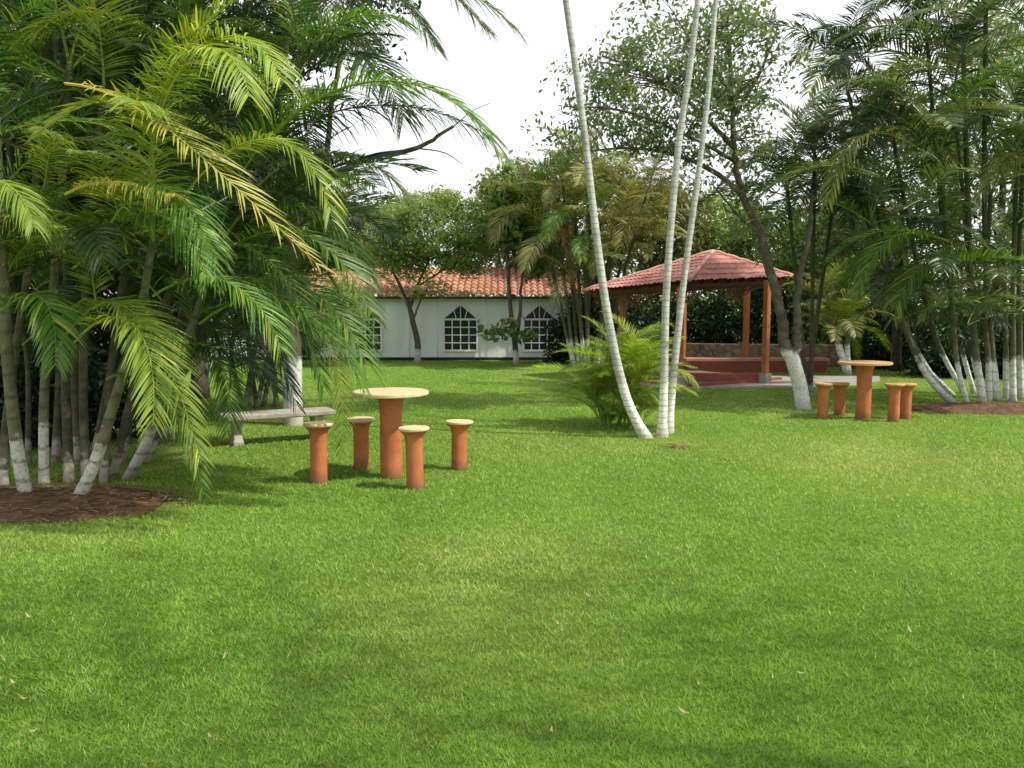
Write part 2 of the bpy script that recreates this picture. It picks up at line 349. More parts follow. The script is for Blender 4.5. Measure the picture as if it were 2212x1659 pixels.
# ---------------------------------------------------------------- camera & light
cam=bpy.data.cameras.new('camera'); co=bpy.data.objects.new('camera',cam); C.objects.link(co); cam.lens=36*F/2212; cam.sensor_width=36
co.location=(0,0,HC); co.rotation_euler=(math.pi/2-TH,0,0); cam.clip_end=500; cam.clip_start=.05; bpy.context.scene.camera=co
SD=Vector((.72,-.22,.95)).normalized(); el=math.asin(SD.z); az=math.atan2(SD.x,SD.y)
sl=bpy.data.lights.new('sun','SUN'); sl.energy=5.0; sl.angle=R(1.2); sl.color=(1,.94,.80); so=bpy.data.objects.new('sun',sl); C.objects.link(so); so.rotation_euler=(-SD).to_track_quat('-Z','Y').to_euler()
w=bpy.data.worlds.new('World'); bpy.context.scene.world=w; w.use_nodes=True; nt=w.node_tree; nt.nodes.clear()
sk=N(nt,'ShaderNodeTexSky',sky_type='NISHITA'); sk.sun_disc=False; sk.sun_elevation=el; sk.sun_rotation=az; sk.dust_density=2.5; sk.air_density=1.0
tc=N(nt,'ShaderNodeTexCoord'); nf=noise(nt,2.2,6,.6,tc.outputs['Generated'])
sx=N(nt,'ShaderNodeSeparateXYZ'); L(nt,tc.outputs['Generated'],sx.inputs[0])
cloud=mix(nt,ramp(nt,sx.outputs[2],[(.25,(0,0,0)),(.8,(1,1,1))]),(12.6,12.8,13.2),(8.2,8.5,8.9))
cf=ramp(nt,nf,[(.3,(.88,.88,.88)),(.55,(.98,.98,.98))]); cc=mix(nt,cf,sk.outputs[0],cloud)
bg=N(nt,'ShaderNodeBackground'); bg.inputs[1].default_value=.1; L(nt,cc,bg.inputs[0]); ow=N(nt,'ShaderNodeOutputWorld'); L(nt,bg.outputs[0],ow.inputs[0])
vs=bpy.context.scene.view_settings; vs.view_transform='Standard'; vs.look='None'; vs.exposure=0; vs.gamma=1

# ---------------------------------------------------------------- ground
soils=[(G(85,1090),1.12,.58),(G(2150,886),1.6,.55)]
mb=MB(); S=150; mb.add([(-S,-S,0),(S,-S,0),(S,S,0),(-S,S,0)],[(0,1,2,3)]); tag(mb.build('lawn',M['lawn']),None,kind='structure')
for i,(c,rx,ry) in enumerate(soils):
    mb=MB(); n=48; rn=random.Random(i); vs_=[(c.x,c.y,.10)]; fs=[]
    ph=[rn.uniform(0,6) for _ in range(3)]
    for j in range(1,8):
        for k in range(n):
            a=2*math.pi*k/n; ww=1+.08*math.sin(3*a+ph[0])+.06*math.sin(7*a+ph[1])+.03*math.sin(13*a+ph[2]); q=j/7
            vs_.append((c.x+rx*q*ww*math.cos(a),c.y+ry*q*ww*math.sin(a),.10*(1-q*q)-(.01 if j==7 else -.006)+rn.uniform(-.006,.006)*(j<7)))
    for k in range(n): fs.append((0,1+k,1+(k+1)%n))
    for j in range(6):
        for k in range(n): fs.append((1+j*n+k,1+(j+1)*n+k,1+(j+1)*n+(k+1)%n,1+j*n+(k+1)%n))
    mb.add(vs_,fs); tag(mb.build('soil',M['soil'],smooth=True),None,kind='structure')
def poly_sheet(name,pts,z,mat,h=.0):
    mb=MB(); n=len(pts); mb.add([(p.x,p.y,z) for p in pts]+[(p.x,p.y,-.02) for p in pts],[tuple(range(n))]+[(i,n+i,n+(i+1)%n,(i+1)%n) for i in range(n)])
    return tag(mb.build(name,mat),None,kind='structure')
PA=[G(1480,840),G(1720,839),G(1850,834),G(1900,824),G(1900,814),G(1500,814),G(1240,819),G(1215,822),G(1300,828)]
PB=[G(330,798),G(470,797),G(450,782),G(330,782)]
poly_sheet('path',PA,.02,M['path'])
poly_sheet('path',PB,.02,M['path'])

# grass
rn=np.random.RandomState(3); NB=760000
r=np.exp(rn.uniform(math.log(2.05),math.log(27),NB)); th=rn.uniform(-.66,.66,NB); gx=r*np.sin(th); gy=r*np.cos(th)
def vnoise(x,y,s,seed):
    q=np.random.RandomState(seed); o=np.zeros_like(x)
    for _ in range(9):
        a=q.uniform(0,6.28); f=s*q.uniform(.5,1.8); o+=np.sin((x*math.cos(a)+y*math.sin(a))*f+q.uniform(0,6.28))
    return o/9**.5
keep=np.ones(NB,bool)
for c,rx,ry in soils: keep&=(((gx-c.x)/rx)**2+((gy-c.y)/ry)**2+rn.normal(0,.18,NB))>1.0
def inpoly(x,y,pts):
    ins=np.zeros(len(x),bool); n=len(pts); j=n-1
    for i in range(n):
        xi,yi,xj,yj=pts[i].x,pts[i].y,pts[j].x,pts[j].y
        ins^=((yi>y)!=(yj>y))&(x<(xj-xi)*(y-yi)/(yj-yi+1e-9)+xi); j=i
    return ins
keep&=~inpoly(gx,gy,PA); keep&=~inpoly(gx,gy,PB)
keep&=gy<23.6
gx,gy,r=gx[keep],gy[keep],r[keep]; n=len(gx)
tuft=vnoise(gx,gy,46,5)*.6+vnoise(gx,gy,90,15)*.6; big=vnoise(gx,gy,1.1,6); med=vnoise(gx,gy,6,7)
sc=(r/3)**.75; h=(.010+.005*tuft.clip(-1,1.5)+rn.uniform(0,.009,n))*np.clip(sc,.8,2.0)**.45; wd=.0046*sc*rn.uniform(.6,1.4,n)
h=np.clip(h,.005,.04)
a=rn.uniform(0,2*math.pi,n); ln=rn.uniform(.3,1.9,n)*h
dx,dy=np.cos(a),np.sin(a); o_=rn.uniform(-1.2,1.2,n); wx,wy=-np.sin(a+o_),np.cos(a+o_)
V=np.zeros((n,3,3)); z0=-.002
V[:,0]=np.stack([gx-wx*wd/2,gy-wy*wd/2,np.full(n,z0)],1); V[:,1]=np.stack([gx+wx*wd/2,gy+wy*wd/2,np.full(n,z0)],1)
V[:,2]=np.stack([gx+dx*ln,gy+dy*ln,h],1)
T=np.zeros((n,3,4)); base=.42+.20*tuft+.11*med+.10*big+rn.normal(0,.26,n)
T[:,:,0]=np.clip(base,0,1)[:,None]; T[:,2,0]=np.clip(base+.18,0,1)
dryp=.045+.08*np.clip(med+big-.7,0,2); dr=(rn.rand(n)<dryp)*rn.uniform(.5,1,n)+np.clip(big*.14,0,.22)+np.clip((r-4)*.02,0,.10); T[:,:,1]=np.clip(dr,0,1)[:,None]; T[:,:,3]=1  # dry blades are random; yellowing with distance paints in the sunlit mid lawn
go=build_np('grass',V.reshape(-1,3),np.arange(3*n).reshape(-1,3),T.reshape(-1,4),M['grass']); tag(go,'short green lawn grass covering the garden','grass',kind='stuff')

rn=random.Random(8)
for c,rx,ry,cnt in ((soils[0][0],1.15,.6,520),(soils[1][0],1.5,.5,200)):
    mb=MB()
    for _ in range(cnt):
        a=rn.uniform(0,6.28); q=rn.random()**.5; x=c.x+rx*1.08*q*math.cos(a); y=c.y+ry*1.08*q*math.sin(a); z=.10*(1-min(q,1)**2)+.018; d=rn.uniform(0,6.28); l=rn.uniform(.03,.15); ww=rn.uniform(.002,.006)
        u=Vector((math.cos(d),math.sin(d),rn.uniform(-.1,.25))); s=Vector((-math.sin(d),math.cos(d),0)); p=Vector((x,y,z))
        mb.add([p-u*l/2-s*ww,p-u*l/2+s*ww,p+s*ww+Vector((0,0,.006)),p+u*l/2,p-s*ww+Vector((0,0,.006))],[(0,1,2,3,4)])
    tag(mb.build('leaf_litter',M['litter']),'dry brown frond litter strewn over the bare soil at the '+('left' if c.x<0 else 'right')+' palms','leaf litter',kind='stuff')

LP=[(62,1340),(30,1485),(485,1430),(690,1375),(1160,1243),(1488,1190),(1205,1357),(1272,1296),(1395,1445),(1668,1475),(1735,1465),(1510,1490),(1478,1550),(1775,1560),(2080,1520),(2110,1247),(1625,1200),(965,1200),(672,1407),(1350,1375),(455,1605),(70,1592),(1190,1592),(1455,1270),(1330,1232),(160,1180),(50,1520),(1965,1372)]
def leafmesh(seed):
    rn=random.Random(seed); l=rn.uniform(.03,.055); w_=rn.uniform(.003,.0055); vs_=[]; fs=[]
    for i in range(6):
        t=i/5; ww=w_*math.sin(math.pi*min(max(t,.04),.97))**.8; x=(t-.5)*l; z=.012*(2*t-1)**2+.002; y=.3*l*(t-.5)**2
        vs_+=[(x,y-ww,z+ww*.5),(x,y,z),(x,y+ww,z+ww*.6)]
    for i in range(5):
        for k in range(2): fs.append((3*i+k,3*i+k+1,3*i+k+4,3*i+k+3))
    me=bpy.data.meshes.new('fallen_leaf'); me.from_pydata(vs_,[],fs); me.materials.append(M['dryleaf']); return me
lms=[leafmesh(i) for i in range(5)]; rn=random.Random(4)
for i,(x,y) in enumerate(LP):
    o=link('fallen_leaf',lms[i%5],None,G(x,y)+Vector((0,0,.018))); o.rotation_euler=(rn.uniform(-.4,.4),rn.uniform(-.3,.3),rn.uniform(0,6.28)); tag(o,'small dry tan leaf fallen on the green lawn','leaf','dry leaves scattered on the lawn')

# ---------------------------------------------------------------- tables and stools
def disc_prof(r,z0,z1): b=.006; return [(r*.3,z0),(r-b,z0),(r,z0+b),(r,z1-b*1.2),(r-b,z1),(r*.5,z1+.001)]
def pillar_prof(r,rt,h,fl): return [(r*1.03,-.05),(r*1.03,.02),(r*1.0,.06),(r*.98,h-fl*1.5),(r*1.0,h-fl*1.1),(r*1.05,h-fl*.75),(r*1.13,h-fl*.42),(rt*.95,h-fl*.15),(rt,h-.012),(rt,h)]
def table(p,h,label,group,seed,R_=.335,tm='top'):
    t=empty('pedestal_table',p,label,'table',group); mb=MB(); mb.lathe(pillar_prof(.1,.14,h-.034,.13),36,.006,seed); mb.build('pedestal',M['orange'],t,True,True)
    mb=MB(); mb.lathe(disc_prof(R_,h-.034,h),48,.006,seed+1); o=mb.build('tabletop',M[tm],t,False,True); return t
def stool(p,h,label,group,seed,tilt=0,tm='top'):
    t=empty('pedestal_stool',p,label,'stool',group); mb=MB(); mb.lathe(pillar_prof(.073,.113,h-.026,.1),30,.008,seed); mb.build('pedestal',M['orange'],t,True,True)
    mb=MB(); mb.lathe(disc_prof(.13,h-.026,h),36,.012,seed+1); mb.build('seat',M[tm],t,False,True); t.rotation_euler=(tilt,tilt*.6,seed); return t
table(G(846,1031),.785,'larger looking orange pedestal table with cream round top beside the left palms','garden tables',1,.34)
g='four stools around the near table'
stool(G(689,1043),.53,'orange stool at far left of the near table, next to the drooping fronds',g,2,.01)
stool(G(781,1012),.485,'orange stool behind the near table on its left, partly beside the table pillar',g,3,-.012)
stool(G(897,1055),.525,'orange stool closest to the camera, in front right of the near table pillar',g,4,.012)
stool(G(992,1014),.465,'rightmost orange stool of the near table standing alone on open lawn',g,5,-.01)
table(G(1864,904),.78,'smaller looking orange pedestal table with tan round top before the right palms','garden tables',6,.35,'top_tan')
g='four stools around the far table'
stool(G(1776,905),.495,'leftmost stool of the far table, nearest the whitewashed forked tree',g,7,.01,'top_tan')
stool(G(1813,897),.46,'stool of the far table just left of its pillar, set slightly back',g,8,-.01,'top_tan')
stool(G(1930,911),.51,'front stool on the right side of the far table',g,9,.01,'top_tan')
stool(G(1955,905),.49,'rightmost stool of the far table, overlapping behind its front neighbour',g,10,0,'top_tan')

# ---------------------------------------------------------------- stone bench
bt=empty('stone_bench',(-2.66,9.6,0),'weathered grey concrete bench with curved legs beside the white painted trunk','bench'); ang=R(28)
mb=MB(); mb.box((0,0,.32),(1.25,.38,.06)); mb.build('seat',M['stone'],bt,False,True,bevel=.015)
for sx_ in (-.46,.44):
    mb=MB(); prof=[(.14,0),(.14,.05),(.11,.07),(.09,.11),(.085,.15),(.10,.21),(.13,.26),(.14,.289)]
    n=len(prof); vs_=[]; fs=[]
    for hw,z in prof:
        d=.045*(1+.4*(hw-.09)/.08); vs_+=[(sx_-d,-hw,z),(sx_+d,-hw,z),(sx_+d,hw,z),(sx_-d,hw,z)]
    for i in range(n-1):
        for k in range(4): fs.append((i*4+k,i*4+(k+1)%4,i*4+4+(k+1)%4,i*4+4+k))
    fs+=[(3,2,1,0),(4*n-4,4*n-3,4*n-2,4*n-1)]; mb.add(vs_,fs); mb.build('leg',M['stone'],bt,False,True,bevel=.01)
bt.rotation_euler=(0,0,ang)

# ---------------------------------------------------------------- building
def tile_surface(mb,O,U,Vd,width,vmaxf,tw=.22,course=.32,amp=.045,ns=6):
    Nn=U.cross(Vd).normalized()
    if Nn.z<0: Nn=-Nn
    nt_=int(round(width/tw)); cols=nt_*ns; vmx=max(vmaxf(i/cols) for i in range(cols+1)); nc=int(math.ceil(vmx/course)); rows=[]
    for c in range(nc): rows+= [(c*course,.022),((c+1)*course-.001,0)]
    idx={}; vs_=[]; fs=[]; rj=random.Random(int(width*100)); jit=[[rj.uniform(-.012,.012) for _ in range(len(rows))] for _ in range(nt_+1)]
    for i in range(cols+1):
        u=i/cols; vm=vmaxf(u); b=abs(math.sin(math.pi*i/ns))*amp
        for j,(v,e) in enumerate(rows):
            vv=min(v,vm)
            if j==0: vv=vv+jit[i//ns][0]*2
            idx[(i,j)]=(len(vs_),v>=vm); vs_.append(O+U*(u*width)+Vd*vv+Nn*(b*(1+6*jit[i//ns][j//2])+e))
    for i in range(cols):
        for j in range(len(rows)-1):
            q=[idx[(i,j)],idx[(i+1,j)],idx[(i+1,j+1)],idx[(i,j+1)]]
            if q[0][1] and q[1][1]: continue
            fs.append(tuple(k[0] for k in q))
    mb.add(vs_,fs)
YB=24.0
def bx(px): return P(px,700,YB).x
bd=empty('white_building',(bx(990),YB,0),'low white walled building with clay tile roof and pointed arch windows','building')
X0,X1=bx(250),bx(1262); H=P(990,640,YB).z
mb=MB(); cols=60; vs_=[];fs=[]
for i in range(cols+1):
    x=X0+(X1-X0)*i/cols; off=.02*math.sin(i*1.9)+.015*math.sin(i*.7)
    for z in (0.07,.6,1.2,H): vs_.append((x,YB+off*(1 if .1<z<1.7 else .3),z))
for i in range(cols):
    for j in range(3): fs.append((i*4+j,i*4+4+j,i*4+5+j,i*4+1+j))
n=len(vs_); vs_+=[(X1,YB,.0),(X1,YB+5,.0),(X1,YB+5,H),(X1,YB,H)]; fs.append((n,n+1,n+2,n+3)); n=len(vs_); vs_+=[(X0,YB,.0),(X0,YB+5,.0),(X0,YB+5,H),(X0,YB,H)]; fs.append((n,n+3,n+2,n+1))
mb.add(vs_,fs); mb.build('wall',M['wall'],bd)
mb=MB(); mb.box(((X0+X1)/2,YB+.02,.04),(X1-X0,.1,.09)); mb.build('base_strip',M['black'],bd)
for px in (655,750,885,945,1050,1108,1222):
    mb=MB(); mb.tube([(bx(px),YB-.045,.09),(bx(px),YB-.045,H-.03)],[.012,.012],6); mb.build('seam',M['white'],bd,True)
mb=MB(); sl_=Vector((0,2.9,.95)).normalized(); tile_surface(mb,Vector((X0-.3,YB-.32,H-.02)),Vector((1,0,0)),sl_,X1-X0+.3,lambda u:2.75,.19,.34,.07)
mb.build('roof',M['tile'],bd)
mb=MB(); mb.box(((X0+X1)/2,YB-.1,H-.05),(X1-X0+.3,.35,.05)); mb.build('eave',M['beam'],bd)
def window(cx,w,z0,z1,za):
    y=YB-.055; fr=MB(); t=.05
    fr.box((cx-w/2,y,(z0+z1)/2),(t,.05,z1-z0)); fr.box((cx+w/2,y,(z0+z1)/2),(t,.05,z1-z0))
    for q in range(5): fr.box((cx,y-.003*(q%4!=0),z0+(z1-z0)*q/4),(w+t if q in(0,4) else w-t,.04,t if q in (0,4) else .028))
    for q in range(1,4): fr.box((cx-w/2+w*q/4,y-.006,(z0+z1)/2),(.028,.03,z1-z0-t))
    fr.tube([(cx-w/2-.01,y,z1+.03),(cx,y,za)],[.022,.022],6); fr.tube([(cx+w/2+.01,y,z1+.03),(cx,y,za)],[.022,.022],6)
    for q in (-.22,.22): fr.tube([(cx+q*w*.55,y,z1),(cx+q*w*.9,y,z1+(za-z1)*(1-abs(q)*1.9)+.01)],[.013,.013],5)
    fr.tube([(cx,y,z1),(cx,y,za-.03)],[.013,.013],5)
    f=fr.build('window',M['white'],bd)
    p=MB(); yy=YB-.04; p.add([(cx-w/2,yy,z0),(cx+w/2,yy,z0),(cx+w/2,yy,z1),(cx-w/2,yy,z1),(cx-w/2,yy,z1+.03),(cx+w/2,yy,z1+.03),(cx,yy,za)],[(0,1,2,3),(4,5,6)]); p.build('pane',M['pane'],f)
for px,wp in ((995,72),(1165,68),(790,68),(590,68),(400,68)):
    z0=P(px,757,YB).z; z1=P(px,690,YB).z; za=P(px,657,YB).z; window(bx(px),wp*YB/F,z0,z1,za)

# ---------------------------------------------------------------- gazebo
A=P(1262,630,18.5); B=P(1490,608,15.7); Cc=P(1716,600,17.5); D=Vector((A.x+Cc.x-B.x,A.y+Cc.y-B.y,2.0)); AP=P(1540,545,18.1)
gz=empty('gazebo',((A.x+Cc.x)/2,(A.y+Cc.y)/2,0),'open gazebo with red tiled hip roof on orange posts','gazebo')
mb=MB()
for a,b in ((A,B),(B,Cc),(Cc,D),(D,A)):
    U=(b-a); wd_=U.length; U=U/wd_; ap=AP-a; ua=ap.dot(U)/wd_; perp=ap-U*(ua*wd_); hh=perp.length; Vd=perp/hh
    tile_surface(mb,a,U,Vd,wd_,lambda u,ua=ua,hh=hh: hh*min(u/ua,(1-u)/(1-ua)) if 0<u<1 else 0.0001,.13,.26,.026,6)
rf=mb.build('roof',M['redtile'],gz)
M['ridge']=noisy('pale_ridge_tile',(.5,.26,.21),(.6,.38,.32),8,.7)
for c in (A,B,Cc,D):
    mb=MB(); s=[c.lerp(AP,i/12)+Vector((0,0,.025+.01*(i%2))) for i in range(13)]; mb.tube(s,[.045 if i%2 else .038 for i in range(13)],8); mb.build('ridge_cap',M['ridge'],rf,True)
mb=MB(); mb.lathe([(.09,-.02),(.08,.02),(.04,.05),(.03,.06)],12,c=AP); mb.build('finial',M['ridge'],rf,True)
ctr=(A+Cc)/2
def ins(p,f=.90): q=ctr.lerp(p,f); return Vector((q.x,q.y,0))
cor=[ins(A),ins(B),ins(Cc),ins(D)]; zc=[A.z-.03,B.z-.03,Cc.z-.03,D.z-.03]
mb=MB()
for i in range(4):
    a,b=cor[i],cor[(i+1)%4]; mb.tube([Vector((a.x,a.y,zc[i]-.02)),Vector((b.x,b.y,zc[(i+1)%4]-.02))],[.08,.08],4)
mb.build('beam',M['beam'],gz)
for i in range(4):
    for k in range(1,8):
        a,b=[A,B,Cc,D][i],[A,B,Cc,D][(i+1)%4]; e=a.lerp(b,k/8); t=min(1,1-abs(k/4-1)); q=e.lerp(AP,.93*t) if t>0 else e
        mb=MB(); mb.tube([e-Vector((0,0,.05)),q-Vector((0,0,.07))],[.025,.025],4); mb.build('rafter',M['beam'],gz)
pp=G(1652,829)
posts=[(P(1345,700,18.3),1.8),(cor[1]+Vector((-.12,.2,0)),B.z-.08),(pp,2.0),(P(1612,700,20.0),2.2),(cor[3],1.95)]
for q,h in posts:
    mb=MB(); mb.box((q.x,q.y,h/2+.08),(.11,.11,h-.1),.6); mb.build('post',M['post'],gz,bevel=.01)
    mb=MB(); mb.box((q.x,q.y,.1),(.18,.18,.22),.6); mb.build('footing',M['stone'],gz,bevel=.01)
for a,b,z1,z2 in [(cor[0],cor[1],zc[0],zc[1]),(cor[1],cor[2],zc[1],zc[2]),(cor[3],cor[2],zc[3],zc[2]),(cor[0],cor[3],zc[0],zc[3])]:
    mb=MB(); ll=(b-a).length; d=(b-a)/ll; nseg=int(ll/.055)
    def zt(x): return z1+(z2-z1)*x/ll-.08
    def za_(x): q=(x%(ll/2))/(ll/2)*2-1; return zt(x)-.05-.26*q*q
    for s in (1,-1):
        for k in range(-8,nseg+8):
            x0=k*.09
            for j in range(9):
                xa=x0+s*j*.045; xb=xa+s*.045
                if xa<0 or xa>ll or xb<0 or xb>ll: continue
                zz=zt(xa)-j*.045; zz2=zz-.045
                if zz2<za_(xb): break
                mb.tube([Vector((a.x+d.x*xa,a.y+d.y*xa,zz)),Vector((a.x+d.x*xb,a.y+d.y*xb,zz2))],[.007,.007],4,False)
    s=[Vector((a.x+d.x*x,a.y+d.y*x,za_(x))) for x in np.linspace(0.001,ll-.001,33)]; mb.tube(s,[.016]*33,5)
    mb.build('lattice',M['beam'],gz)
cb=[ins(A,.95),ins(B,.9),ins(Cc,.9),ins(D,.9)]
pk=MB(); pk.add([(p.x,p.y,z) for z in (0,.045) for p in cb],[(4,5,6,7),(0,1,5,4),(1,2,6,5),(2,3,7,6),(3,0,4,7)]); pk.build('platform',M['floor'],gz)
for i in (0,1):
    p,q=cb[i],cb[i+1]; d=(q-p); mb=MB(); m_=(p+q)/2; nrm=Vector((d.y,-d.x,0)).normalized()*.045; mb.box((m_.x+nrm.x,m_.y+nrm.y,.035),(d.length-.12,.08,.075),math.atan2(d.y,d.x)); mb.build('floor_edge',M['redwall'],gz)
cA=G(1475,829); cB=G(1645,829)
mb=MB(); mb.box(((cA.x+cB.x)/2,(cA.y+cB.y)/2+.12,.10),((cB-cA).length,.22,.2),math.atan2(cB.y-cA.y,cB.x-cA.x)); tag(mb.build('low_wall',M['redwall'],bevel=.012),'low red kerb wall left of the front gazebo post','wall')
cA=G(1480,805); cB=G(1792,805)
t=empty('masonry_bench',((cA.x+cB.x)/2,cA.y+.2,0),'long red masonry bench behind the gazebo posts','bench')
mb=MB(); mb.box(((cA.x+cB.x)/2,cA.y+.22,.13),((cB-cA).length-.1,.36,.26)); mb.build('base',M['redwall'],t)
mb=MB(); mb.box(((cA.x+cB.x)/2,cA.y+.2,.295),((cB-cA).length,.46,.07)); mb.build('seat',noisy('pink_red_seat',(.45,.19,.14),(.52,.26,.2),5),t,bevel=.012)
a=P(1440,700,22.5); b=P(1850,700,21.5)
mb=MB(); mb.box(((a.x+b.x)/2,22,.27),((b-a).length,.3,.56),math.atan2(b.y-a.y,b.x-a.x)); tag(mb.build('stone_wall',M['rubble'],bevel=.02),'low brown rubble stone wall behind the gazebo','wall')

# ---------------------------------------------------------------- centre palms
for i,(label,pts,r0) in enumerate([
 ('slender ringed palm trunk bowing left, leftmost of the three in the middle',[(1395,941,9.9),(1350,850,9.9),(1314,690,9.9),(1287,500,9.95),(1264,300,10),(1241,130,10),(1222,0,10),(1200,-190,10),(1185,-420,10)],.070),
 ('slender ringed palm trunk standing almost straight, middle one of the three',[(1430,941,9.95),(1434,840,9.95),(1440,620,10),(1464,330,10.1),(1490,150,10.1),(1507,0,10.1),(1520,-200,10.1),(1528,-460,10.1)],.064),
 ('slender pale ringed palm trunk leaning right, rightmost of the three',[(1443,935,10.25),(1456,800,10.3),(1478,600,10.4),(1508,380,10.5),(1530,200,10.6),(1546,0,10.8),(1562,-220,10.9),(1575,-480,11)],.058)]):
    pw=[P(*q) for q in pts]; pw[0].z=-.03; b0=Vector((pw[0].x,pw[0].y,0))
    t=empty('palm_tree',b0,label,'palm tree','tall slender palms'); s=spline(pw,22); m=len(s)
    mb=MB(); mb.tube(s,[(r0*(1-.6*(k/(m-1))**.5))*(1+.4*max(0,1-k/8))*(1.02 if k%3==0 else 1) for k in range(m)],12); mb.build('trunk',M['stem_center'],t,True)
    crown(t,pw[-1],10,2.0,['frond_green','frond_lime'],random.Random(i),0,3)

sb=G(1335,926)
t=empty('areca_palm_shrub',sb,'bushy yellow green areca palm shrub at the foot of the slender trunks','shrub'); rn=random.Random(27)
for k in range(13):
    b0=sb+Vector((rn.uniform(-.2,.3),rn.uniform(-.02,.35),0)); hh=rn.uniform(.25,.74); tp=b0+Vector((rn.uniform(-.2,.22),rn.uniform(-.12,.2),hh)); stem(t,[b0-Vector((0,0,.05)),b0.lerp(tp,.5)+Vector((.02,0,0)),tp],.02,.012,M['stem_green'],n=6)
    crown(t,tp,6,rn.uniform(.72,.95),['frond_bright','frond_bright','frond_lime','frond_lime'],rn,0,3,True)
for k in range(20):
    b0=sb+Vector((rn.uniform(-.22,.34),rn.uniform(-.12,.1),.05)); crown(t,b0,1,rn.uniform(.5,.7),['frond_lime','frond_green','frond_green'],rn,1,2,True,rn.uniform(0,6.28),.1)
mb=MB(); rn=random.Random(5); c=G(1463,966)
for _ in range(60):
    p=c+Vector((rn.gauss(0,.11),rn.gauss(0,.07),rn.uniform(.02,.035))); d=rn.uniform(0,6.28); u=Vector((math.cos(d),math.sin(d),0))*rn.uniform(.02,.06); s=Vector((-math.sin(d),math.cos(d),.3))*.005
    mb.add([p-u-s,p-u+s,p+u+s,p+u-s],[(0,1,2,3)])
tag(mb.build('leaf_litter',M['litter']),'small patch of dry brown leaves on the lawn by the slender trunks','leaf litter',kind='stuff')

# ---------------------------------------------------------------- left clump
lb=G(140,1085)
t=empty('areca_palm_clump',(lb.x,lb.y,0),'big areca palm clump at the left with arching green and yellow fronds','palm'); LC=t
rn=random.Random(31)
ST=[([(62,1088),(36,960),(14,740),(0,480),(-10,250)],6.55,.056,.034,0),
([(158,1090),(205,1000),(250,860),(300,690),(330,520)],6.5,.055,.028,0),
([(272,1035),(318,950),(372,820),(430,660),(470,520)],7.2,.050,.028,0),
([(95,1050),(96,850),(118,600),(135,380),(150,140)],7.4,.045,.03,0),
([(186,1045),(180,830),(186,600),(200,380),(225,210)],7.4,.04,.028,1),
([(150,1050),(142,800),(146,560),(130,300),(120,-60)],7.8,.045,.03,1),
([(222,1045),(238,820),(268,600),(330,350),(400,90)],7.5,.036,.024,1),
([(8,1065),(12,930),(40,720),(70,520),(80,330)],7.4,.04,.028,1),
([(242,1035),(300,800),(400,560),(500,400),(560,330)],7.6,.038,.024,1),
([(-60,1090),(-70,900),(-60,700),(-40,560)],6.6,.045,.028,0)]
for i,(pts,Y,r0,r1,inn) in enumerate(ST):
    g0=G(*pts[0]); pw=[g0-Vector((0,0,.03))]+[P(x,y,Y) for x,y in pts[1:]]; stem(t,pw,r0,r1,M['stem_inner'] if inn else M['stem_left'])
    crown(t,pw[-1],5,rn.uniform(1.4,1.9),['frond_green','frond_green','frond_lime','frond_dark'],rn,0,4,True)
for k in range(14):
    x=rn.uniform(-100,330); y=rn.uniform(300,820); crown(t,P(x,y,rn.uniform(6.5,7.1)),1,rn.uniform(1.0,1.4),['frond_green','frond_dark','frond_lime'],rn,rn.choice((1,2,3)),5,True,rn.uniform(-1.5,1.2),.1)
def FC(b,c1,c2,tp,Y0,Y1,mat,**k):
    frond_custom(LC,P(*b,Y0),P(*c1,Y0+(Y1-Y0)*.33),P(*c2,Y0+(Y1-Y0)*.66),P(*tp,Y1),mat,**k)
FC((140,180),(300,190),(440,340),(690,575),6.0,5.3,'frond_yellow',Lmax=.46,w=.026,droop=.3,seed=1,n=62,dryp=.12,label='yellow arching frond in the middle of the clump')
FC((330,300),(300,190),(180,200),(85,290),6.2,5.6,'frond_lime',Lmax=.36,w=.026,droop=.3,seed=2,n=56,dryp=.12)
FC((300,330),(370,30),(560,20),(610,180),6.4,5.8,'frond_lime',Lmax=.5,w=.026,droop=.5,seed=3)
FC((330,300),(390,60),(500,50),(540,210),6.2,5.5,'frond_lime',Lmax=.45,w=.024,droop=.5,seed=33,vup=0)
FC((560,330),(700,130),(960,110),(1085,340),7.0,6.4,'frond_green',Lmax=.55,w=.03,droop=.5,seed=4,n=80,rr=.014)
FC((600,300),(720,215),(900,190),(1065,300),7.4,7.2,'frond_dark',Lmax=.5,w=.028,droop=.8,seed=5,n=74)
FC((560,400),(650,300),(800,300),(890,440),7.2,7.0,'frond_grey',Lmax=.45,w=.026,droop=.6,seed=6)
FC((470,560),(600,440),(740,500),(812,700),6.8,6.2,'frond_green',Lmax=.42,w=.028,droop=.35,seed=7,n=76)
FC((430,700),(560,590),(700,640),(790,850),6.6,6.3,'frond_green',Lmax=.36,w=.026,droop=.5,seed=8)
FC((120,760),(230,560),(340,640),(435,1000),6.2,5.7,'frond_lime',Lmax=.42,w=.026,droop=.4,seed=9,n=78)
FC((160,740),(260,620),(350,700),(330,920),6.0,5.5,'frond_lime',Lmax=.38,w=.024,droop=.4,seed=10)
FC((-40,720),(60,590),(130,610),(120,790),6.2,5.8,'frond_green',Lmax=.36,w=.026,droop=.5,seed=11)
FC((180,520),(300,420),(400,440),(450,610),6.4,6.0,'frond_green',Lmax=.42,w=.026,droop=.6,seed=12)
FC((380,760),(450,700),(520,800),(490,940),6.9,6.5,'frond_green',Lmax=.3,w=.022,droop=.5,seed=13)
FC((560,640),(680,660),(760,760),(735,980),7.0,6.7,'frond_lime',Lmax=.24,w=.02,droop=.4,seed=14,dryp=.2,n=56)
FC((-120,480),(-40,350),(40,370),(75,490),5.6,5.3,'frond_lime',Lmax=.3,w=.022,droop=.6,seed=15)
